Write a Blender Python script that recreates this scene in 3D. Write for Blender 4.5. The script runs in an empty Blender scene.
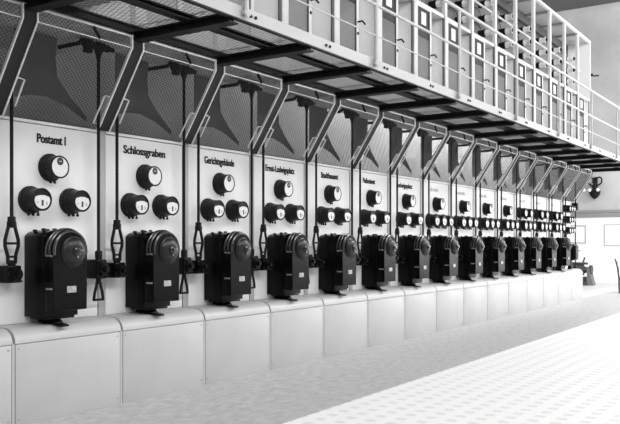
import bpy, bmesh, math, random
from mathutils import Vector, Matrix

S = bpy.context.scene
COL = S.collection
PI = math.pi
random.seed(3)

# ------------------------------------------------------------------ camera
cam_d = bpy.data.cameras.new('camera')
cam = bpy.data.objects.new('camera', cam_d)
COL.objects.link(cam)
cam.location = (-4.11086, -5.71922, 1.55893)
cam.rotation_euler = (PI / 2, 0, 0.588047447 - PI / 2)
cam_d.sensor_width = 36.0
cam_d.lens = 787.607 / 620 * 36.0
cam_d.shift_y = (241.83 - 212.0) / 620
cam_d.clip_end = 200
S.camera = cam

# ------------------------------------------------------------------ world, daylight, exposure
S.view_settings.view_transform = 'Standard'
S.view_settings.look = 'None'
S.view_settings.exposure = 0.0
S.view_settings.gamma = 1.0
S.view_settings.use_curve_mapping = False
wd = bpy.data.worlds.new('daylight'); S.world = wd
wd.use_nodes = True
bg = wd.node_tree.nodes['Background']
bg.inputs[0].default_value = (1, 1, 1, 1)
bg.inputs[1].default_value = 0.33


def area_light(name, loc, target, sx, sy, power):
    d = bpy.data.lights.new(name, 'AREA'); d.shape = 'RECTANGLE'
    d.size = sx; d.size_y = sy; d.energy = power; d.color = (1, 1, 1)
    o = bpy.data.objects.new(name, d); COL.objects.link(o)
    o.location = loc
    o.rotation_euler = (Vector(target) - Vector(loc)).to_track_quat('-Z', 'Y').to_euler()
    return o


# daylight from the skylight strip over the hall and from the tall windows at its far corner, plus added fill lights
area_light('skylight_daylight', (6.0, -11.5, 10.0), (7.0, -1.5, 0.5), 18, 3, 2300)
area_light('far_fill_light', (21.0, -8.5, 10.0), (22.0, -4.5, 0), 11, 4, 3400)  # added overhead fill, brightens the far wall and floor
area_light('far_window_daylight', (20.0, -14.5, 5.5), (19.0, 0, 1.5), 11, 5, 320)
area_light('end_fill_light', (27.0, -6.5, 3.2), (16.0, -5.5, 1.5), 7, 5.6, 720)  # added out-of-view fill, reflects in the far breaker fronts
area_light('left_fill_light', (-8.0, -9, 9.0), (9.0, 0, 4.5), 4, 5, 1000)  # added fill from the left for the cubicle side walls

# fill light added in the passage behind the switchboard to brighten the far screens
area_light('rear_fill_light', (12.5, 0.95, 6.7), (12.5, 0.95, 0), 9.5, 0.5, 1500)


# ------------------------------------------------------------------ materials
def mat(name, v, rough=0.6, metal=0.0, noise=0.0, scale=8.0, coat=0.0, bump=0.0, spec=0.5):
    m = bpy.data.materials.new(name); m.use_nodes = True
    nt = m.node_tree; b = nt.nodes['Principled BSDF']
    c = (v, v, v, 1) if not isinstance(v, tuple) else (*v, 1)
    b.inputs['Base Color'].default_value = c
    b.inputs['Roughness'].default_value = rough
    b.inputs['Metallic'].default_value = metal
    b.inputs['Specular IOR Level'].default_value = spec
    if coat:
        b.inputs['Coat Weight'].default_value = coat
        b.inputs['Coat Roughness'].default_value = 0.15
    if noise or bump:
        tc = nt.nodes.new('ShaderNodeTexCoord'); nz = nt.nodes.new('ShaderNodeTexNoise')
        nz.inputs['Scale'].default_value = scale; nz.inputs['Detail'].default_value = 5
        nt.links.new(tc.outputs['Object'], nz.inputs['Vector'])
        if noise:
            mr = nt.nodes.new('ShaderNodeMapRange')
            mr.inputs['From Min'].default_value = 0.3; mr.inputs['From Max'].default_value = 0.7
            mr.inputs['To Min'].default_value = c[0] * (1 - noise); mr.inputs['To Max'].default_value = min(1, c[0] * (1 + noise))
            nt.links.new(nz.outputs['Fac'], mr.inputs['Value'])
            cb = nt.nodes.new('ShaderNodeCombineColor')
            for i in range(3): nt.links.new(mr.outputs['Result'], cb.inputs[i])
            nt.links.new(cb.outputs[0], b.inputs['Base Color'])
        if bump:
            bp = nt.nodes.new('ShaderNodeBump'); bp.inputs['Strength'].default_value = bump
            nt.links.new(nz.outputs['Fac'], bp.inputs['Height']); nt.links.new(bp.outputs[0], b.inputs['Normal'])
    return m


M = dict(
    panel=mat('panel_marble_white', 0.70, 0.45, noise=0.03, scale=2.5),
    plinth=mat('plinth_pale_grey_paint', 0.45, 0.42, noise=0.04, scale=3),
    crack=mat('joint_grey', 0.22, 0.8),
    strip=mat('post_grey', 0.36, 0.6),
    black=mat('black_enamel', 0.006, 0.4, spec=0.18),
    blackm=mat('black_matt', 0.010, 0.6, spec=0.15),
    iron=mat('black_cast_iron', 0.003, 0.24, spec=0.11),
    dome=mat('dark_bronze_cover', 0.012, 0.33, spec=0.28),
    steel=mat('worn_steel', 0.35, 0.35, metal=0.8),
    plateend=mat('end_plate_white', 0.95, 0.5), face=mat('meter_face_white', 0.6, 0.5),
    mark=mat('meter_mark_black', 0.02, 0.6),
    letter=mat('lettering_black', 0.02, 0.7),
    fadedletter=mat('lettering_faded', 0.42, 0.7),
    plate=mat('nameplate_grey', 0.33, 0.4, noise=0.3, scale=40),
    doorwire=mat('door_wire_pale', 0.4, 0.5), shadowband=mat('shadow_band_dark_grey', 0.12, 0.8, spec=0.2), wire=mat('screen_wire_grey', 0.04, 0.6, spec=0.2),
    white=mat('white_paint', 0.72, 0.45, noise=0.02),
    fascia=mat('fascia_pale_paint', 0.35, 0.45, noise=0.03), edge=mat('flange_white_paint', 0.72, 0.4),
    web=mat('channel_web_grey', 0.022, 0.6, spec=0.2),
    beam=mat('beam_black_paint', 0.01, 0.45, noise=0.2, spec=0.2),
    grate=mat('grating_steel', 0.4, 0.6),
    cub=mat('cubicle_pale_paint', 0.46, 0.5, noise=0.03), cubin=mat('cubicle_inner_white', 0.78, 0.5),
    cubdark=mat('cubicle_dark_panel', 0.02, 0.6, spec=0.15),
    gap=mat('rubber_seal_dark', 0.05, 0.7),
    rib=mat('polished_black_rib', 0.02, 0.22, spec=0.7), frame=mat('thin_frame_grey', 0.42, 0.6), rail=mat('rail_pale_paint', 0.45, 0.4),
    porc=mat('porcelain_white', 0.86, 0.25),
    inner=mat('inner_wall_grey', 0.5, 0.8, noise=0.15, scale=1.3),
    roof=mat('roof_sheet_grey', 0.42, 0.7), board=mat('backing_board_grey', 0.12, 0.8, noise=0.1, scale=2),
    wallgrey=mat('plaster_grey', 0.45, 0.85, noise=0.16, scale=0.7),
    tilewhite=mat('dado_white', 0.93, 0.4),
    trimgrey=mat('trim_grey', 0.24, 0.7),
    ceil=mat('ceiling_grey', 0.09, 0.85, noise=0.1, scale=0.5),
    globe=mat('white_glass_globe', 0.85, 0.2),
    pump=mat('machine_dark_grey', 0.035, 0.5),
    pumpgrey=mat('machine_mid_grey', 0.13, 0.6),
    wood=mat('dark_wood', 0.06, 0.5, noise=0.3, scale=12),
)


def floor_material():
    m = bpy.data.materials.new('floor_cement_and_tile'); m.use_nodes = True
    nt = m.node_tree; N = nt.nodes.new; Lk = nt.links.new
    b = nt.nodes['Principled BSDF']; b.inputs['Roughness'].default_value = 0.45
    g = N('ShaderNodeNewGeometry'); sp = N('ShaderNodeSeparateXYZ'); Lk(g.outputs['Position'], sp.inputs[0])

    def math_(op, a, bb=None):
        n = N('ShaderNodeMath'); n.operation = op
        for i, v in enumerate((a, bb)):
            if v is None: continue
            if isinstance(v, (int, float)): n.inputs[i].default_value = v
            else: Lk(v, n.inputs[i])
        return n.outputs[0]

    def inset(axis, off):
        t = math_('DIVIDE', math_('SUBTRACT', sp.outputs[axis], off), 0.1963)
        fr = math_('SUBTRACT', t, math_('ROUND', t))
        return math_('LESS_THAN', math_('ABSOLUTE', fr), 0.23)
    sq = math_('MULTIPLY', inset(0, 1.705), inset(1, -1.955))
    # cement strip with fine mottling and scuffs along its length
    mp = N('ShaderNodeMapping'); mp.inputs['Scale'].default_value = (1.4, 2.2, 1.0); Lk(g.outputs['Position'], mp.inputs[0])
    nz = N('ShaderNodeTexNoise'); nz.inputs['Scale'].default_value = 5.0; nz.inputs['Detail'].default_value = 8; nz.inputs['Roughness'].default_value = 0.7
    Lk(mp.outputs[0], nz.inputs['Vector'])
    cr = N('ShaderNodeMapRange'); cr.inputs['From Min'].default_value = 0.3; cr.inputs['From Max'].default_value = 0.7
    cr.inputs['To Min'].default_value = 0.37; cr.inputs['To Max'].default_value = 0.61; Lk(nz.outputs['Fac'], cr.inputs['Value'])
    tile = N('ShaderNodeMapRange'); tile.inputs['To Min'].default_value = 0.95; tile.inputs['To Max'].default_value = 0.80; Lk(sq, tile.inputs['Value'])
    # the tile field starts with the row of insets along the cement
    is_tile = math_('LESS_THAN', sp.outputs[1], -1.775)
    mx = N('ShaderNodeMix'); mx.data_type = 'FLOAT'
    Lk(is_tile, mx.inputs[0]); Lk(cr.outputs[0], mx.inputs[2]); Lk(tile.outputs[0], mx.inputs[3])
    cb = N('ShaderNodeCombineColor')
    for i in range(3): Lk(mx.outputs[0], cb.inputs[i])
    Lk(cb.outputs[0], b.inputs['Base Color'])
    return m


M['floor'] = floor_material()


# ------------------------------------------------------------------ mesh helpers
class B:
    """collects shapes into one bmesh"""
    def __init__(s): s.bm = bmesh.new()

    def box(s, x0, x1, y0, y1, z0, z1, bev=0.0):
        r = bmesh.ops.create_cube(s.bm, size=1.0)
        for v in r['verts']:
            v.co = Vector(((x0 + x1) / 2 + v.co.x * (x1 - x0), (y0 + y1) / 2 + v.co.y * (y1 - y0), (z0 + z1) / 2 + v.co.z * (z1 - z0)))
        if bev:
            es = {e for v in r['verts'] for e in v.link_edges}
            bmesh.ops.bevel(s.bm, geom=list(es), offset=bev, segments=2, affect='EDGES', profile=0.5)
        return s

    def lathe(s, base, axis, prof, seg=20):
        """prof = [(t along axis, radius)]"""
        a = Vector(axis).normalized()
        u = a.orthogonal().normalized(); w = a.cross(u)
        rings = []
        for t, r in prof:
            c = Vector(base) + a * t
            if r < 1e-6: rings.append([s.bm.verts.new(c)])
            else: rings.append([s.bm.verts.new(c + (u * math.cos(2 * PI * k / seg) + w * math.sin(2 * PI * k / seg)) * r) for k in range(seg)])
        for A, C in zip(rings, rings[1:]):
            for k in range(seg):
                k2 = (k + 1) % seg
                if len(A) == 1 and len(C) == 1: continue
                if len(A) == 1: f = (A[0], C[k], C[k2])
                elif len(C) == 1: f = (A[k], A[k2], C[0])
                else: f = (A[k], A[k2], C[k2], C[k])
                s.bm.faces.new(f)
        for R in (rings[0], rings[-1]):
            if len(R) > 2:
                s.bm.faces.new(R)
        return s

    def tube(s, pts, r, seg=8):
        pts = [Vector(p) for p in pts]
        rings = []
        prev = None
        for i, p in enumerate(pts):
            d = (pts[min(i + 1, len(pts) - 1)] - pts[max(i - 1, 0)]).normalized()
            u = prev - d * prev.dot(d) if prev is not None else d.orthogonal()
            if u.length < 1e-5: u = d.orthogonal()
            u.normalize(); prev = u; w = d.cross(u)
            rr = r[i] if isinstance(r, (list, tuple)) else r
            rings.append([s.bm.verts.new(p + (u * math.cos(2 * PI * k / seg) + w * math.sin(2 * PI * k / seg)) * rr) for k in range(seg)])
        for A, C in zip(rings, rings[1:]):
            for k in range(seg):
                s.bm.faces.new((A[k], A[(k + 1) % seg], C[(k + 1) % seg], C[k]))
        s.bm.faces.new(rings[0]); s.bm.faces.new(rings[-1])
        return s

    def prism(s, poly, axis, a0, a1, bev=0.0):
        """poly: 2-D points in the two other axes, extruded along axis 0/1/2 from a0 to a1"""
        def P(p, a):
            return {0: Vector((a, p[0], p[1])), 1: Vector((p[0], a, p[1])), 2: Vector((p[0], p[1], a))}[axis]
        A = [s.bm.verts.new(P(p, a0)) for p in poly]; C = [s.bm.verts.new(P(p, a1)) for p in poly]
        n = len(poly)
        fs = [s.bm.faces.new(A), s.bm.faces.new(C)]
        for i in range(n): fs.append(s.bm.faces.new((A[i], A[(i + 1) % n], C[(i + 1) % n], C[i])))
        if bev:
            es = list(fs[0].edges) + list(fs[1].edges)
            bmesh.ops.bevel(s.bm, geom=es, offset=bev, segments=2, affect='EDGES', profile=0.5)
        return s

    def done(s, name, m, parent=None, smooth=True, angle=40):
        bmesh.ops.recalc_face_normals(s.bm, faces=s.bm.faces)
        me = bpy.data.meshes.new(name)
        if smooth:
            for f in s.bm.faces: f.smooth = True
            for e in s.bm.edges:
                if len(e.link_faces) == 2 and e.calc_face_angle(0) > math.radians(angle): e.smooth = False
        s.bm.to_mesh(me); s.bm.free()
        me.materials.append(M[m] if isinstance(m, str) else m)
        o = bpy.data.objects.new(name, me); COL.objects.link(o)
        if parent is not None: o.parent = parent
        return o


def thing(name, loc=(0, 0, 0), rz=0):
    o = bpy.data.objects.new(name, None); COL.objects.link(o)
    o.empty_display_size = 0.1; o.location = loc; o.rotation_euler = (0, 0, rz)
    return o


def tag(o, label, cat, group=None):
    o['label'] = label; o['category'] = cat
    if group: o['group'] = group
    return o


def struct(o):
    o['kind'] = 'structure'; return o




def dup(root, loc, rz=None):
    """copy a thing with its parts and sub-parts"""
    r = root.copy(); COL.objects.link(r); r.location = loc
    if rz is not None: r.rotation_euler = (0, 0, rz)
    for k in ('label', 'category', 'group'):
        if k in r: del r[k]
    for ch in list(root.children):
        c = ch.copy(); COL.objects.link(c); c.parent = r
        for g in list(ch.children):
            d = g.copy(); COL.objects.link(d); d.parent = c
    return r


W = 1.2
ORD = ['first', 'second', 'third', 'fourth', 'fifth', 'sixth', 'seventh', 'eighth', 'ninth', 'tenth',
       'eleventh', 'twelfth', 'thirteenth', 'fourteenth', 'fifteenth', 'sixteenth']


def panelname(n):
    if n < 0: return 'the cut-off panel at the left edge'
    if n == 0: return 'the panel lettered Postamt I'
    if n == 14: return 'the last, narrow panel'
    return 'the %s panel from Postamt I' % ORD[n]


# ------------------------------------------------------------------ the hall
struct(B().box(-9, 27.25, -16, 6, -0.1, 0).done('floor', 'floor'))
struct(B().box(27.25, 27.5, -16, 6, 2.5, 11.2).done('wall_far', 'wallgrey'))
struct(B().box(27.22, 27.5, -16, 6, 0, 2.5).done('wall_far_dado', 'tilewhite'))
struct(B().box(27.17, 27.25, -16, 6, 2.5, 2.62).box(27.20, 27.25, -16, 6, 2.68, 2.78).done('trim_1', 'trimgrey'))
struct(B().box(-3.5, -.04, .5, .52, 2.6, 3.52).done('wall_left_shade_sheet', 'beam'))  # black sheet added to keep the cut-off left bay dark
struct(B().box(-.1, 17.0, 1.3, 1.5, 0, 7.0).done('wall_back', 'inner'))
struct(B().box(17.0, 27.25, 5.8, 6.0, 0, 11.0).done('wall_rear', 'wallgrey'))
struct(B().box(-0.12, -0.04, 0.33, 1.3, 0, 3.52).done('wall_left', 'inner'))
# ceiling with a cove that curves down to the far wall
def ceiling_slab(x0, x1, y0, y1, coved):
    if coved:
        pts = [(x0, 10.4), (x1 - 0.9, 10.4), (x1 - 0.9, 11.2), (x0, 11.2)]
        cv = [(x1 - 0.9, 10.4)] + [(x1 - 0.9 + 0.9 * math.sin(a), 9.3 + 1.1 * math.cos(a)) for a in [k * PI / 48 for k in range(1, 25)]] + [(x1, 11.2), (x1 - 0.9, 11.2)]
        struct(B().prism(cv, 1, y0, y1).done('wall_cove', 'wallgrey'))
    else:
        pts = [(x0, 10.4), (x1, 10.4), (x1, 11.2), (x0, 11.2)]
    return B().prism(pts, 1, y0, y1).done('ceiling', 'ceil')


struct(ceiling_slab(-9, 27.25, -16, 0.7, True))
struct(ceiling_slab(17.95, 27.25, 0.7, 6, True))
struct(ceiling_slab(-9, 7.5, 0.7, 6, False))
# opposite side of the hall: a parapet under the tall windows
struct(B().box(-9, 27.25, -16.2, -16, 0, 4.2).done('wall_front', 'wallgrey'))
# concrete deck of the upper storey behind the walkway
struct(B().box(-2.4, 17.9, -0.12, 0.55, 3.53, 3.60).done('floor_upper', 'roof'))

struct(B().box(-2.4, 1.3, 0.55, 1.3, 3.53, 3.60).done('floor_light_block', 'roof'))  # unseen slab added to stop light reaching the left end of the passage
struct(B().box(-2.4, 0.55, -1.40, -.19, 3.612, 3.64).done('floor_shade_plate', 'beam'))  # black plate added over the grating to darken its left end

# ------------------------------------------------------------------ plinth
R_ = 0.125
prof = [(0.30, 0.70), (0.30, 0.835), (0.14, 0.828)]
prof += [(0.14 - 0.14 * math.sin(a), 0.708 + 0.12 * math.cos(a)) for a in [k * PI / 16 for k in range(1, 9)]] + [(0.0, 0.70)]


def make_plinth(length=W):
    t = thing('plinth_unit')
    B().prism(prof, 0, 0.0135, length - 0.0135).done('top_cover', 'plinth', t)
    B().box(0.02, length - 0.02, 0.004, 0.3, 0.0, 0.694, 0.004).done('front_plate', 'plinth', t)
    b = B().box(-0.012, 0.012, 0.008, 0.3, 0.0, 0.70); b.done('joint_strip', 'plinth', t)
    for x in (0.05, length - 0.05):
        for z in (0.655, 0.06):
            B().lathe((x, 0.006, z), (0, -1, 0), [(0, 0.011), (0.006, 0.009), (0.007, 0)], 8).done('screw', 'strip', t)
    return t


p0 = make_plinth()
for n in range(-1, 14):
    o = p0 if n == -1 else dup(p0, (W * n, 0, 0))
    o.location = (W * n, 0, 0)
    tag(o, 'pale grey round-topped plinth unit under ' + panelname(n), 'plinth', 'plinth units under the switchboard')
o = make_plinth(1.08); o.location = (W * 14, 0, 0)
tag(o, 'pale grey round-topped plinth unit ending the row at the far right', 'plinth', 'plinth units under the switchboard')

# ------------------------------------------------------------------ marble panels with lettering
TEXT = {0: ('Postamt I', .449, .766), 1: ('Schlossgraben', .29, .885), 2: ('Gerichtsgebäude', .324, .856),
        3: ('Ernst-Ludwigsplatz', .285, .925), 4: ('Stadtbauamt', .381, .835), 5: ('Polizeiamt', .36, .74), 6: ('Ludwigsplatz', .27, .85)}


def make_text(s, x0, x1, parent):
    cu = bpy.data.curves.new('lettering', 'FONT'); cu.body = s; cu.size = 0.115; cu.extrude = 0.0012; cu.offset = 0.002
    tmp = bpy.data.objects.new('lettering', cu); COL.objects.link(tmp)
    dg = bpy.context.evaluated_depsgraph_get(); dg.update()
    me = bpy.data.meshes.new_from_object(tmp.evaluated_get(dg))
    bpy.data.objects.remove(tmp)
    xs = [v.co.x for v in me.vertices]; k = (x1 - x0) / (max(xs) - min(xs)); mx = min(xs)
    for v in me.vertices:
        v.co = Vector((x0 + (v.co.x - mx) * k, 0.2885 - v.co.z, 2.462 + v.co.y))
    bm = bmesh.new()
    for dx in (-.003, .003):                       # heavy strokes
        n0 = len(bm.verts); bm.from_mesh(me); bm.verts.ensure_lookup_table()
        for v in bm.verts[n0:]: v.co.x += dx
    bm.to_mesh(me); bm.free()
    me.materials.clear(); me.materials.append(M['letter'])
    o = bpy.data.objects.new('lettering', me); COL.objects.link(o); o.parent = parent


def make_panel(x1=1.15):
    t = thing('switchboard_panel')
    B().box(0.055, x1, 0.2915, 0.325, 0.838, 2.62).done('slab', 'panel', t)
    B().box(0.045, x1 + .01, 0.275, 0.33, 2.628, 2.652).done('top_ledge', 'panel', t)
    return t


def faded_marks(t, n):
    b = B(); rnd = random.Random(n); x = 0.3
    while x < 0.3 + 0.42:
        b.box(x, x + 0.014, 0.288, 0.291, 2.465, 2.465 + rnd.choice((0.05, 0.055, 0.075)))
        x += rnd.choice((0.03, 0.036, 0.045))
    b.box(0.3, 0.72, 0.2885, 0.291, 2.48, 2.487)
    b.done('faded_lettering', 'fadedletter', t)


pp = make_panel()
for n in range(-1, 14):
    o = pp if n == -1 else dup(pp, (W * n, 0, 0))
    o.location = (W * n, 0, 0)
    if n in TEXT:
        make_text(*TEXT[n], o)
    elif n >= 7: faded_marks(o, n)
    lab = {-1: 'white switchboard slab cut off by the left edge of the photo',
           0: 'white switchboard slab lettered Postamt I', 1: 'white switchboard slab lettered Schlossgraben'}.get(n)
    tag(o, lab or 'white switchboard slab, the %s counting from Postamt I' % ORD[n], 'panel', 'white slabs of the switchboard')
o = make_panel(0.9); o.location = (W * 14, 0, 0)
tag(o, 'narrow white switchboard slab ending the row, filled with three rows of meters', 'panel', 'white slabs of the switchboard')

sp0 = None
for n in range(0, 15):
    if sp0 is None:
        sp0 = B().box(-0.04, 0.045, 0.286, 0.335, 0.832, 2.66).done('panel_post', 'strip'); o = sp0
    else:
        o = sp0.copy(); COL.objects.link(o)
    o.location = (W * n, 0, 0)
    tag(o, 'narrow grey post left of ' + panelname(n), 'post', 'posts between the switchboard slabs')


# ------------------------------------------------------------------ operating levers
def make_switch(t, x0, x1, z0, z1):
    B().box(x0, x1, 0.135, 0.29, z0, z1, 0.012).done('switch_box', 'iron', t)
    cx = (x0 + x1) / 2; cz = (z0 + z1) / 2
    d = B().lathe((cx, 0.135, cz), (0, -1, 0), [(0, .066), (.02, .066), (.022, .052), (.045, .052), (.047, .03), (.075, .026), (.08, 0)], 18).done('drum', 'iron', t)
    B().tube([(cx - .03, .1, cz - .05), (cx + .05, .1, cz - .062)], .008, 6).done('latch', 'black', t)


def diamond(b, xc, y, ztop, zbot, up, r=0.016):
    H = ztop - zbot
    for s in (-1, 1):
        if up:
            pts = [(xc + s * .03, y, ztop), (xc + s * .034, y, ztop - .1 * H), (xc + s * .066, y, ztop - .42 * H), (xc + s * .066, y, ztop - .56 * H), (xc + s * .04, y, ztop - .80 * H), (xc + s * .036, y, zbot)]
        else:
            pts = [(xc + s * .022, y, ztop), (xc + s * .026, y, ztop - .22 * H), (xc + s * .048, y, ztop - .6 * H), (xc + s * .058, y, zbot)]
        b.tube(pts, r, 7)
    return b


def make_left_lever():
    t = thing('operating_lever'); x = 0.12; y = 0.2
    B().tube([(x, y, 1.76), (x, y, 2.86)], 0.0155, 8).done('rod', 'blackm', t)
    B().lathe((x, y, 1.70), (0, 0, 1), [(-.02, .04), (.03, .042), (.035, .036), (.075, .034), (.08, .014)], 12).done('collar', 'black', t)
    g = diamond(B(), x, y, 1.72, 1.37, True)
    g.tube([(x - .066, y, 1.545), (x + .066, y, 1.545)], .011, 7).tube([(x - .04, y, 1.43), (x + .04, y, 1.43)], .01, 7)
    g.done('grip', 'black', t)
    B().box(x - .03, x + .03, y - .02, y + .02, 1.335, 1.40, .006).done('fork', 'black', t)
    make_switch(t, x - .085, x + .055, 1.205, 1.355)
    return t


def make_right_lever():
    t = thing('operating_lever'); x = 1.085; y = 0.2
    B().tube([(x, y, 1.46), (x, y, 3.38)], 0.0155, 8).done('rod', 'blackm', t)
    B().lathe((x, y, 1.37), (0, 0, 1), [(0, .03), (.06, .036), (.10, .034), (.105, .02), (.12, .014)], 12).done('collar', 'black', t)
    make_switch(t, x - .075, x + .05, 1.205, 1.39)
    B().lathe((x, y, 1.15), (0, 0, 1), [(0, .026), (.06, .026)], 10).done('fork', 'black', t)
    g = diamond(B(), x, y, 1.17, 1.0, False, .0145)
    g.tube([(x - .064, y, 1.0), (x + .064, y, 1.0)], .012, 7).done('grip', 'black', t)
    # bell crank at the top with its bar running back to the switch
    h = B().lathe((x - .18, y, 3.445), (1, 0, 0), [(0, .035), (.02, .05), (.08, .05), (.09, .036), (.14, .036), (.15, .046), (.24, .046), (.25, .036), (.30, .036), (.32, .026), (.37, .02), (.38, 0)], 12)
    h.box(x - .17, x - .09, y - .03, y + .03, 3.36, 3.43, .008).done('bell_crank', 'blackm', t)
    B().lathe((x, y, 3.30), (0, 0, 1), [(0, .016), (.05, .024), (.09, .04), (.13, .035)], 10).done('yoke', 'blackm', t)
    B().tube([(x - .13, y, 3.47), (x - .13, y + .08, 3.50), (x - .13, y + .12, 3.47), (x - .13, y + .42, 3.47)], .022, 8).done('rear_bar', 'blackm', t)
    return t


l0 = make_left_lever(); r0 = make_right_lever()
for n in range(0, 15):
    o = l0 if n == 0 else dup(l0, (W * n, 0, 0)); o.location = (W * n, 0, 0)
    tag(o, 'black rod with upright grip left of ' + panelname(n), 'lever', 'rods with upright grips')
    if n < 14:
        o = r0 if n == 0 else dup(r0, (W * n, 0, 0)); o.location = (W * n, 0, 0)
        tag(o, 'black rod with hanging grip right of ' + panelname(n), 'lever', 'rods with hanging grips')


# ------------------------------------------------------------------ circuit breakers
def arch(x0, x1, zb, zspr, rise, k=14):
    cx = (x0 + x1) / 2; a = (x1 - x0) / 2
    return [(x0, zb), (x1, zb)] + [(cx + a * math.cos(t), zspr + rise * math.sin(t)) for t in [PI * i / k for i in range(k + 1)]]


def half_ring(b, xc, y, zc, R, r, k=16):
    b.tube([(xc + R * math.cos(t), y, zc + R * math.sin(t)) for t in [PI * i / k for i in range(-1, k + 2)]], r, 8)


def make_breaker():
    t = thing('circuit_breaker')
    xc = 0.51
    B().prism(arch(.31, .69, .895, 1.60, .065), 1, .29, .02, .012).done('tank', 'iron', t)
    fc = B().prism(arch(.316, .686, .955, 1.478, .185, 22), 1, .02, -.105, .008).done('front_cover', 'iron', t)
    for y, R in ((-.02, .191), (-.065, .191), (-.103, .175)):
        b = B(); half_ring(b, .501, y, 1.478, R, .013); b.done('cover_rib', 'rib', fc)
    d = B().lathe((.535, -.10, 1.470), (0, -1, 0), [(0, .138), (.012, .138), (.018, .126), (.026, .128), (.034, .118), (.046, .10), (.056, .07), (.058, .055), (.066, .052), (.068, 0)], 28).done('round_cap', 'dome', t)
    B().lathe((.535, -.166, 1.470), (0, -1, 0), [(0, .036), (.01, .034), (.012, .02), (.022, .018), (.024, 0)], 16).done('knob', 'rib', d)
    for a in (0.3, 2.4, 4.5):
        B().lathe((.535 + .045 * math.cos(a), -.165, 1.47 + .045 * math.sin(a)), (0, -1, 0), [(0, .009), (.012, .008), (.013, 0)], 8).done('cap_bolt', 'steel', d)
    B().box(.50, .57, -.115, -.102, 1.345, 1.37, .004).done('latch', 'iron', t)
    B().box(.46, .56, -.111, -.102, 1.112, 1.168).done('nameplate', 'plate', t)
    for z in (1.435, 1.15):
        B().tube([(.31, -.02, z), (.31, -.095, z)], .009, 7).done('hinge', 'steel', t)
    B().lathe((.684, -.08, 1.175), (1, 0, 0), [(0, .014), (.015, .014), (.02, 0)], 8).done('catch', 'black', t)
    for x, y, h in ((.36, .2, .02), (.39, .12, .03), (.46, .16, .025), (.54, .16, .032)):
        B().lathe((x, y, 1.63), (0, 0, 1), [(0, .013), (h, .013), (h + .002, .02), (h + .018, .02), (h + .02, 0)], 8).done('terminal', 'black', t)
    B().box(.34, .66, .03, .25, .872, .90, .008).done('base_rail', 'iron', t)
    B().lathe((.5, .15, .834), (0, 0, 1), [(0, .095), (.015, .09), (.03, .075), (.075, .07), (.078, .1), (.10, .1)], 18).done('foot', 'iron', t)
    B().prism([(.28, .836), (.14, .834), (-.03, .806), (-.03, .822), (.28, .866)], 0, .455, .545).done('foot_strap', 'iron', t)
    return t


b0 = make_breaker()
for n in range(0, 14):
    o = b0 if n == 0 else dup(b0, (W * n, 0, 0)); o.location = (W * n, 0, 0)
    tag(o, 'black iron circuit breaker box on ' + panelname(n), 'circuit breaker', 'black breaker boxes along the switchboard')


# ------------------------------------------------------------------ round meters
def make_meter(kind):
    t = thing('round_meter')
    B().lathe((0, 0, 0), (0, -1, 0), [(0, .112), (.022, .112), (.028, .104), (.06, .102), (.065, .095), (.165, .088), (.175, .09)], 32).done('case', 'black', t)
    if kind == 'dial':
        f = B().lathe((0, -.174, 0), (0, -1, 0), [(0, .079), (.004, .079), (.0045, 0)], 32).done('dial_face', 'face', t)
        B().lathe((0.0, -.1785, .044), (0, -1, 0), [(0, .031), (.003, .031), (.0035, 0)], 18).done('dark_window', 'mark', f)
        B().box(-.012, .012, -.1835, -.1815, .040, .048).done('window_mark', 'steel', f)
    else:
        pts = [(.074 * math.cos(a), .074 * math.sin(a)) for a in [PI + PI * k / 18 for k in range(19)]]
        pts = [(-.064, .022), (-.072, 0)] + pts[1:-1] + [(.072, 0), (.064, .022), (.02, .034), (-.02, .034)]
        f = B().prism(pts, 1, -.178, -.1735).done('scale_face', 'face', t)
        B().box(-.009, .009, -.180, -.1775, -.05, -.004).done('scale_mark', 'mark', f)
        B().box(.033, .049, -.180, -.1775, -.042, -.016).done('scale_figure', 'strip', f)
        B().box(-.052, -.038, -.180, -.1775, -.03, -.016).done('scale_figure', 'strip', f)
    rb = B()
    k = 32
    rb.tube([(.084 * math.cos(2 * PI * i / k), -.177, .084 * math.sin(2 * PI * i / k)) for i in range(k + 1)], .007, 6)
    rb.done('bezel', 'black', t)
    for x in ((-.045, 0, .045) if kind != 'dial' else (-.018, .02)):
        B().lathe((x, -.05, -.128), (0, 0, 1), [(0, 0), (.002, .012), (.016, .013), (.018, .008), (.034, .008)], 8).done('terminal', 'black', t)
    return t


mp = {k: make_meter(k) for k in ('dial', 'scale')}
used = set()


def put_meter(kind, n, x, z, label):
    s = .88 if n == 14 else 1.15 if kind == 'dial' else 1.12
    if kind in used: o = dup(mp[kind], (W * n + x, .29, z))
    else: used.add(kind); o = mp[kind]; o.location = (W * n + x, .29, z)
    o.scale = (s, .82 if kind == 'dial' else 1.0, s)
    tag(o, label, 'meter', 'round meters on the switchboard')


for n in range(14):
    pn = panelname(n)
    if n < 11:
        put_meter('dial', n, .588, 2.24, 'upper round black meter with full white dial on ' + pn)
    else:
        put_meter('scale', n, .28, 2.225, 'upper left round black meter on ' + pn)
        put_meter('scale', n, .68, 2.225, 'upper right round black meter on ' + pn)
    if n < 7:
        put_meter('scale', n, .372, 1.934, 'lower left round black meter on ' + pn)
        put_meter('scale', n, .816, 1.939, 'lower right round black meter on ' + pn)
    else:
        for x, nm in ((.29, 'left'), (.60, 'middle'), (.90, 'right')):
            put_meter('scale', n, x, 1.94, 'lower %s round black meter on %s' % (nm, pn))
for z, rn in ((2.45, 'top'), (2.16, 'middle'), (1.87, 'bottom')):
    for x, nm in ((.27, 'left'), (.48, 'middle'), (.69, 'right')):
        put_meter('scale', 14, x, z, '%s meter in the %s row on %s' % (nm, rn, panelname(14)))

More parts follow.
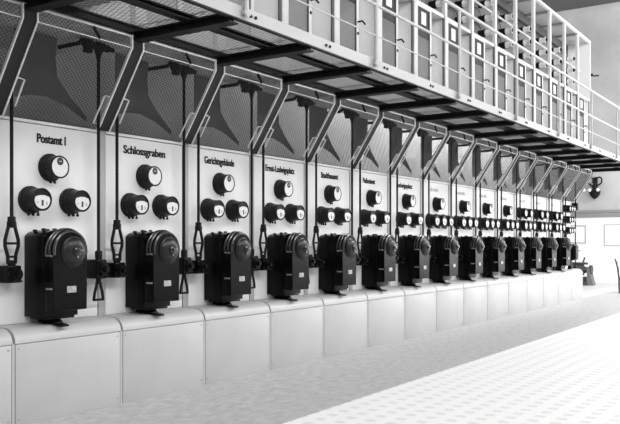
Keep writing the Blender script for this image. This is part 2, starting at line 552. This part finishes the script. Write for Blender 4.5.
# devices at the far end of the switchboard
t = thing('relay_box', (W * 14, 0, 0))
B().box(.2, .52, .0, .29, 1.07, 1.5, .015).done('case', 'iron', t)
B().box(.24, .48, -.04, .0, 1.1, 1.46, .012).done('cover', 'iron', t)
B().tube([(.5, -.01, 1.32), (.66, -.03, 1.32)], .014, 8).done('handle', 'black', t)
B().box(.3, .42, .1, .2, .834, 1.08, .008).done('foot', 'iron', t)
tag(t, 'small black relay box with side handle on the last, narrow panel', 'relay box')
t = thing('operating_lever', (W * 14, 0, 0))
B().tube([(1.072, .2, .84), (1.072, .2, 3.3)], .016, 8).done('rod', 'blackm', t)
B().box(.99, 1.14, .13, .28, 2.42, 2.62, .012).done('switch_box', 'iron', t)
B().lathe((1.03, .2, .834), (0, 0, 1), [(0, .045), (.02, .045), (.05, .03), (.08, .022)], 12).done('foot', 'iron', t)
tag(t, 'black rod carrying a small square box at the far end of the switchboard', 'lever')


# ------------------------------------------------------------------ brackets, screens, gantry
FOLD = [(.27, 2.655), (-.20, 3.39), (-.20, 3.505)]
nrm = Vector((-.735, -.47)).normalized()           # front-down normal of the slanted run


def band(pts_d0, pts_d1): return pts_d0 + pts_d1[::-1]


def offset_path(d):
    a = Vector(FOLD[0]) + nrm * d; n2 = Vector((-1, 0))
    m = (nrm + n2).normalized(); b = Vector(FOLD[1]) + m * (d / m.dot(n2)); c = Vector(FOLD[2]) + n2 * d
    return [tuple(a), tuple(b), tuple(c)]


def make_bracket():
    t = thing('gantry_bracket')
    B().prism(band(offset_path(.0), offset_path(.012)), 0, -.07, .07).done('web', 'web', t)
    for x0, x1 in ((-.078, -.064), (.064, .078)):
        B().prism(band(offset_path(-.004), offset_path(.022)), 0, x0, x1).done('flange', 'edge', t)
    return t


def lattice(u0, u1, v0, v1, pu, pv, thick, holes, fn):
    """one connected woven lattice of diamonds, clipped to a rectangle, minus holes, mapped by fn(u, v)"""
    bm = bmesh.new(); vs = {}
    nu = int((u1 - u0) / pu) + 3; nv = int((v1 - v0) / pv) + 3

    def V(i, j):
        if (i, j) not in vs: vs[i, j] = bm.verts.new((u0 + i * pu / 2, v0 + j * pv / 2, 0))
        return vs[i, j]
    for i in range(-1, 2 * nu):
        for j in range(-1, 2 * nv):
            if (i + j) % 2 == 0:
                cu, cv = u0 + (i + 1) * pu / 2, v0 + j * pv / 2
                if cu > u1 + pu or cv > v1 + pv: continue
                if any(a < cu < b_ and c < cv < d_ for a, b_, c, d_ in holes): continue
                bm.faces.new((V(i, j), V(i + 1, j - 1), V(i + 2, j), V(i + 1, j + 1)))
    for co, no in (((u0, 0, 0), (-1, 0, 0)), ((u1, 0, 0), (1, 0, 0)), ((0, v0, 0), (0, -1, 0)), ((0, v1, 0), (0, 1, 0))):
        bmesh.ops.bisect_plane(bm, geom=bm.verts[:] + bm.edges[:] + bm.faces[:], plane_co=co, plane_no=no, clear_outer=True)
    bmesh.ops.wireframe(bm, faces=bm.faces[:], thickness=thick, offset=0, use_replace=True, use_boundary=True, use_even_offset=False)
    for v in bm.verts:
        v.co = fn(v.co.x, v.co.y, v.co.z)
    return bm


def obj_from_bm(bm, name, m, parent):
    b = B(); b.bm.free(); b.bm = bm
    return b.done(name, m, parent, smooth=False)


def slope_pt(u, t, d=0.0):
    """u along the row, t 0..1 up the slanted run"""
    y = FOLD[0][0] + (FOLD[1][0] - FOLD[0][0]) * t; z = FOLD[0][1] + (FOLD[1][1] - FOLD[0][1]) * t
    return Vector((u, y + nrm.x * d, z + nrm.y * d))


SL = math.hypot(.47, .735)


def make_screen():
    t = thing('wire_screen')
    holes = [(1.03, 1.2, .075 * SL, .41 * SL), (0, .155, .0, .41 * SL)]
    bm = lattice(.086, 1.114, 0.005, SL, .044, .036, .0052, holes, lambda u, v, w: slope_pt(u, v / SL, w))
    obj_from_bm(bm, 'sloping_mesh', 'wire', t)
    bm = lattice(.086, 1.114, 3.39, 3.50, .044, .036, .0052, [], lambda u, v, w: Vector((u, -.20 - w, v)))
    obj_from_bm(bm, 'upright_mesh', 'wire', t)
    B().prism([(.33, 3.5), (.80, 3.5), (.78, 3.3), (.80, 3.13), (.93, 2.98), (1.15, 2.80), (1.15, 2.755), (.9, 2.87), (.68, 2.925), (.5, 2.915), (.33, 2.87)], 1, .45, .456).done('shadow_band_plate', 'shadowband', t)  # added plate, cut to the shape of the shadowy band behind the mesh
    B().tube([slope_pt(.083, 1, .006), slope_pt(1.117, 1, .006)], .0055, 6).done('fold_edge', 'edge', t)
    B().box(.082, 1.118, -.212, -.196, 3.488, 3.502).done('top_edge', 'edge', t)
    B().tube([(.662, -.219, 3.478), (.735, -.222, 3.388)], .014, 8).done('trip_lever', 'blackm', t)
    B().tube([slope_pt(1.112, .41, .012), slope_pt(1.045, .41, .012), slope_pt(1.041, .078, .012), slope_pt(1.106, .07, .012), slope_pt(1.112, .0, .012)], .0085, 6).done('cutout_edge', 'edge', t)
    B().tube([slope_pt(.088, .42, .012), slope_pt(.153, .41, .012), slope_pt(.157, .12, .012)], .0085, 6).done('cutout_edge', 'edge', t)
    return t


br0 = make_bracket(); sc0 = make_screen()
for n in range(0, 16):
    o = br0 if n == 0 else dup(br0, (W * n, 0, 0)); o.location = (W * n, 0, 0)
    lab = ('grey slanting bracket with white flanges rising left of ' + panelname(n)) if n < 15 else 'last slanting bracket with white flanges at the far end'
    tag(o, lab, 'bracket', 'slanting brackets under the walkway')
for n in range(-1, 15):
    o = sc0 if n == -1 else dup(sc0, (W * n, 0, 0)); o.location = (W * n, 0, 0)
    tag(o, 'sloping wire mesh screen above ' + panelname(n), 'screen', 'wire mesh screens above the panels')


# I-beams, stringers, gratings, fascia
def ibeam_profile(c, z0, z1, wd_, tf=.014, tw=.012):
    h = wd_ / 2; w_ = tw / 2
    return [(c - h, z0), (c + h, z0), (c + h, z0 + tf), (c + w_, z0 + tf), (c + w_, z1 - tf), (c + h, z1 - tf), (c + h, z1), (c - h, z1), (c - h, z1 - tf), (c - w_, z1 - tf), (c - w_, z0 + tf), (c - h, z0 + tf)]


bm0 = None
YF = -1.42
for n in range(0, 16):
    if bm0 is None:
        bm0 = B().prism(ibeam_profile(0, 3.455, 3.545, .12), 1, -.17, YF + .035).done('cross_beam', 'beam'); o = bm0
    else:
        o = bm0.copy(); COL.objects.link(o)
    o.location = (W * n, 0, 0)
    lab = ('black walkway cross beam above the bracket left of ' + panelname(n)) if n < 15 else 'black walkway cross beam at the far end of the walkway'
    tag(o, lab, 'beam', 'cross beams under the walkway')
o = B().prism(ibeam_profile(-.86, 3.545, 3.60, .1), 0, -2.0, 18.1).done('walkway_stringer', 'beam')
tag(o, 'long black beam along the middle of the walkway underside', 'beam')
o = B().prism(ibeam_profile(-.205, 3.525, 3.60, .045), 0, -2.0, 18.1).done('walkway_stringer', 'beam')
tag(o, 'long black beam along the inner edge of the walkway above the screens', 'beam')

g0 = None
for n in range(-1, 15):
    if g0 is None:
        bm = lattice(0.004, 1.196, YF + .01, -.16, .05, .11, .0095, [], lambda u, v, w: Vector((u, v, 3.608 + w)))
        g0 = obj_from_bm(bm, 'floor_grating', 'grate', None); o = g0
    else:
        o = g0.copy(); COL.objects.link(o)
    o.location = (W * n, 0, 0)
    tag(o, 'open metal walkway grating above ' + panelname(n), 'grating', 'walkway gratings')

t = thing('walkway_fascia')
B().prism([(YF, 3.50), (YF, 3.612), (YF + .03, 3.612), (YF + .03, 3.604), (YF + .008, 3.604), (YF + .008, 3.508), (YF + .035, 3.508), (YF + .035, 3.50)], 0, -2.0, 18.15).done('channel', 'fascia', t)
B().box(-2, 18.15, YF - .002, YF + .05, 3.488, 3.50).done('lower_lip', 'beam', t)
for k in range(0, 14):
    xb = 1.425 + 1.2385 * k
    for dx in (-.035, .035):
        B().lathe((xb + dx, YF, 3.553), (0, -1, 0), [(0, .016), (.012, .015), (.014, 0)], 8).done('bolt', 'blackm', t)
tag(t, 'long white steel channel edging the front of the walkway', 'fascia')

# railing
t = thing('walkway_railing')
YR = YF - .026
posts = [1.30 + 2.34 * k for k in range(8)]
for x in posts:
    B().tube([(x, YR, 3.52), (x, YR, 4.74)], .023, 8).done('post', 'rail', t)
    B().box(x - .045, x + .045, YR - .02, YF - .0005, 3.535, 3.575, .005).done('post_clamp', 'strip', t)
for z, r, nm in ((4.74, .023, 'top_rail'), (4.21, .018, 'middle_rail'), (3.865, .008, 'lower_rail')):
    B().tube([(-1.5, YR, z), (18.1, YR, z)], r, 8).done(nm, 'rail', t)
tag(t, 'pale pipe railing along the edge of the upper walkway', 'railing')

# ------------------------------------------------------------------ upper storey cubicles
CP = 1.188
YC = -.2


def make_cubicle():
    t = thing('switch_cubicle')
    B().box(-.045, .045, YC, YC + .06, 3.61, 5.42, .006).done('pillar', 'cub', t)
    B().box(-.02, .0, YC + .06, .5, 3.61, 5.36).done('side_wall', 'cubin', t)
    B().box(.002, CP - .024, .47, .5, 3.61, 5.36).done('back_wall', 'cubin', t)
    B().box(.575, .595, YC + .045, .47, 3.61, 5.34).done('partition', 'cubin', t)
    B().box(-.0, CP - .05, YC + .02, .5, 5.362, 5.42).done('top_shelf', 'cub', t)
    B().box(1.095, 1.139, YC + .01, YC + .03, 3.62, 5.36).done('seal_strip', 'gap', t)
    # mesh door in the left half
    d = B()
    y0, y1 = YC + .005, YC + .04
    d.box(.05, .092, y0, y1, 3.64, 5.35).box(.53, .60, y0, y1, 3.64, 5.35).box(.092, .53, y0, y1, 3.64, 3.68).box(.092, .53, y0, y1, 5.325, 5.35)
    d = d.done('door_frame', 'cub', t)
    obj_from_bm(lattice(.092, .53, 3.68, 4.86, .036, .036, .0075, [], lambda u, v, w: Vector((u, y0 + .02 + w, v))), 'door_mesh', 'doorwire', d)
    lp = B().box(.092, .53, y0 + .008, y0 + .025, 4.86, 5.325).done('label_plate', 'cubdark', d)
    B().box(.515, .532, y0 - .004, y0 + .01, 3.68, 5.32).done('door_seal', 'gap', d)
    B().box(.22, .39, y0 - .002, y0 + .008, 5.06, 5.26).done('label_card', 'face', d)
    B().tube([(.575, y0, 4.62), (.575, y0 - .045, 4.62), (.60, y0 - .055, 4.63), (.68, y0 - .055, 4.60)], .013, 7).done('handle', 'blackm', d)
    B().lathe((.575, y0 + .002, 4.46), (0, -1, 0), [(0, .022), (.012, .02), (.014, 0)], 10).done('keyhole', 'blackm', d)
    return t


c0 = make_cubicle()
for n in range(0, 15):
    o = c0 if n == 0 else dup(c0, (0, 0, 0)); o.location = (.05 + CP * n, 0, 0)
    tag(o, 'pale cubicle with mesh door on the walkway above ' + panelname(n), 'cubicle', 'cubicles along the walkway')

# open frame above the cubicles
u0 = None
for n in range(0, 15):
    if u0 is None:
        u0 = B().box(-.035, .035, YC, YC + .07, 5.42, 6.94, .004).done('frame_upright', 'white'); o = u0
    else:
        o = u0.copy(); COL.objects.link(o)
    o.location = (.05 + CP * n, 0, 0)
    tag(o, 'white frame upright on the cubicle above ' + panelname(n), 'upright', 'white uprights over the cubicles')
rf0 = None
for n in range(0, 15):
    if rf0 is None:
        rf0 = thing('roof_panel')
        B().box(0, CP - .006, YC + .075, .62, 6.96, 6.985).done('sheet', 'roof', rf0)
        B().box(-.02, .02, YC + .075, .62, 6.90, 6.958).done('rib', 'strip', rf0); o = rf0
    else:
        o = dup(rf0, (0, 0, 0))
    o.location = (.05 + CP * n, 0, 0)
    tag(o, 'grey roof panel over the open frame above ' + panelname(n), 'roof panel', 'roof panels over the upper frame')
xe = .05 + CP * 15
o = B().box(-1.0, xe + .02, YC - .005, YC + .07, 6.945, 7.0, .004).done('roof_edge_beam', 'white'); tag(o, 'long white beam along the front edge of the upper roof', 'beam')
struct(B().box(0, xe - .002, .40, .43, 5.425, 6.955).done('wall_upper', 'board'))
o = B().box(xe, xe + .03, YC, .63, 3.61, 7.0).done('end_plate', 'plateend'); tag(o, 'white plate closing the far end of the upper storey', 'end plate')
o = B().tube([(.2, .33, 6.66), (xe - .5, .33, 6.66)], .03, 8).done('rear_bus_pipe', 'blackm'); tag(o, 'dark pipe running along the top of the insulator board', 'pipe')
# bus tube with dark couplings
t = thing('bus_tube')
B().tube([(.2, .0, 6.15), (xe - .3, .0, 6.15)], .024, 10).done('tube', 'rail', t)
for n in range(0, 15):
    B().lathe((.60 + CP * n, 0, 6.15), (1, 0, 0), [(0, .024), (.001, .032), (.05, .032), (.051, .024)], 10).done('coupling', 'strip', t)
tag(t, 'pale horizontal bus tube with couplings passing behind the white uprights', 'tube')


def make_bushing():
    t = thing('insulator_bushing')
    B().lathe((0, .40, 0), (0, -1, 0), [(0, .07), (.10, .07), (.102, .078), (.14, .078), (.142, .06)], 18).done('flange', 'blackm', t)
    B().lathe((0, .258, 0), (0, -1, 0), [(0, .064), (.02, .068), (.035, .062), (.115, .06), (.125, .068), (.15, .068), (.155, .05)], 20).done('porcelain', 'porc', t)
    B().lathe((0, .104, 0), (0, -1, 0), [(0, .05), (.03, .05), (.034, .03), (.05, .026), (.052, 0)], 14).done('tip', 'blackm', t)
    B().tube([(-.03, .36, .07)] + [(-.26 + .23 * math.cos(a), .36, .07 + .10 * math.sin(a)) for a in [PI / 8 * k for k in range(1, 8)]], .007, 6).done('lead', 'blackm', t)
    return t


q0 = make_bushing(); first = True
for n in range(2, 15):
    for z, rn in ((5.85, 'bottom'), (6.15, 'middle'), (6.45, 'top')):
        if n == 10 and z == 6.45: pass
        loc = (.05 + CP * n + .62, -.0007, z)
        if first: o = q0; first = False; o.location = loc
        else: o = dup(q0, loc)
        tag(o, 'white insulator bushing in the %s row above %s' % (rn, panelname(n)), 'insulator', 'white insulator bushings')

# dark knife switch on the upper frame
t = thing('knife_switch', (11.55, .012, 6.73))
B().box(-.32, .32, .2, .28, -.12, .12, .01).done('base', 'blackm', t)
B().tube([(-.25, .2, .02), (-.22, -.05, .1), (.0, -.1, .16), (.16, -.06, .08), (.2, .1, -.1)], .035, 8).done('blade', 'blackm', t)
B().lathe((.22, .2, -.02), (0, -1, 0), [(0, .09), (.1, .085), (.2, .06), (.21, 0)], 14).done('jaw', 'blackm', t)
tag(t, 'dark knife switch high in the upper frame beside a white upright', 'switch')
t = thing('pull_switch', (xe + .026, YC, 6.09))
B().box(0, .05, -.05, .05, -.04, .04, .008).done('base', 'blackm', t)
B().tube([(.04, 0, .0), (.10, -.05, -.02), (.20, -.16, .0)], .02, 7).done('lever', 'blackm', t)
tag(t, 'small dark lever sticking out from the white end plate', 'switch')

# ------------------------------------------------------------------ far wall
for k, (ya, yb, z0, z1) in enumerate(((2.31, 3.6, 1.5, 2.2), (-1.4, 1.64, 1.4, 2.23))):
    t = thing('wall_frame', (27.22, 0, 0))
    b = B().box(-.03, 0, ya, ya + .04, z0, z1).box(-.03, 0, yb - .04, yb, z0, z1).box(-.03, 0, ya + .04, yb - .04, z0, z0 + .04).box(-.03, 0, ya + .04, yb - .04, z1 - .04, z1)
    b.done('frame', 'frame', t)
    B().box(-.012, 0, ya + .04, yb - .04, z0 + .04, z1 - .04).done('board', 'tilewhite', t)
    tag(t, ('white board with thin grey frame on the far wall just beyond the switchboard', 'larger white board with thin frame on the far wall at the right edge')[k], 'board')

# ornate wall lamp
t = thing('wall_lamp', (27.25, 1.955, 3.3))
B().box(-.06, 0, -.07, .07, .2, .75, .02).done('back_plate', 'blackm', t)
for s in (-1, 1):
    B().tube([(-.14, s * .03, .28), (-.14, s * .10, .42)] + [(-.14, s * (.16 + .10 * math.cos(a)), .60 + .14 * math.sin(a)) for a in [-1.2 + k * .55 for k in range(10)]], .028, 8).done('scroll', 'blackm', t)
    B().tube([(-.14, 0, .26), (-.3, s * .15, .16), (-.32, s * .155, .2)], .03, 8).done('arm', 'blackm', t)
    B().lathe((-.32, s * .155, .17), (0, 0, 1), [(0, 0), (.02, .05), (.07, .07), (.12, .05), (.14, 0)], 14).done('globe', 'globe', t)
B().lathe((-.15, 0, -.1), (0, 0, 1), [(0, .02), (.05, .09), (.13, .16), (.22, .2), (.34, .2), (.36, .1), (.5, .06), (.68, .05), (.7, 0)], 18).done('bowl', 'blackm', t)
tag(t, 'ornate dark wall lamp with scrolls and small globes below the walkway end', 'lamp')
t = thing('wall_bulb', (27.25, 2.36, 3.58))
B().tube([(0, 0, .05), (-.12, 0, .08), (-.2, .03, .04)], .03, 8).done('bracket', 'blackm', t)
B().lathe((-.2, 0, -.1), (0, 0, 1), [(0, 0), (.02, .06), (.09, .08), (.14, .04), (.15, 0)], 12).done('bulb', 'globe', t)
tag(t, 'small bare bulb on a short wall bracket left of the ornate lamp', 'lamp')

# motor on the floor behind the plinth end
t = thing('pump_motor', (25.0, 1.75, 0))
B().box(-.3, .3, -.10, .62, 0, .12, .01).box(-.25, .25, .0, .55, .12, .3, .01).done('base', 'pump', t)
B().prism([(-.30, 0), (-.08, 0), (-.08, .62), (-.16, .60)], 0, -.18, .2).done('support', 'pumpgrey', t)
B().lathe((0, .5, .55), (0, -1, 0), [(0, .1), (.02, .2), (.3, .22), (.42, .2), (.44, .12), (.62, .1), (.64, .17), (.72, .17), (.74, 0)], 20).done('motor', 'pump', t)
B().box(-.12, .12, -.05, .6, .74, .82, .01).done('pipe_bracket', 'pump', t)
B().tube([(0, .1, .8), (0, .04, 1.0)], .03, 8).done('lever', 'pump', t)
B().lathe((0, .35, .28), (0, 0, 1), [(0, .12), (.3, .12)], 12).done('column', 'pump', t)
tag(t, 'dark motor driven pump standing on the floor beyond the plinth end', 'pump')

# chair cut by the right edge of the photo
t = thing('wooden_chair', (21.15, -.42, 0), 0.25)
for s in (-.19, .19):
    B().tube([(s, .18, 0), (s, .19, .45), (s, .23, .78), (s, .30, 1.04)], [.018, .024, .022, .018], 8).done('rear_leg', 'wood', t)
    B().tube([(s, -.2, 0), (s, -.18, .44)], [.016, .022], 8).done('front_leg', 'wood', t)
B().box(-.22, .22, -.23, .21, .44, .475, .01).done('seat', 'wood', t)
B().box(-.2, .2, .235, .26, .82, .95, .008).done('backrest', 'wood', t)
B().tube([(-.19, .185, .22), (.19, .185, .22)], .012, 8).tube([(-.19, -.19, .2), (.19, -.19, .2)], .012, 8).done('stretcher', 'wood', t)
tag(t, 'dark wooden chair cut by the right edge on the pale floor', 'chair')
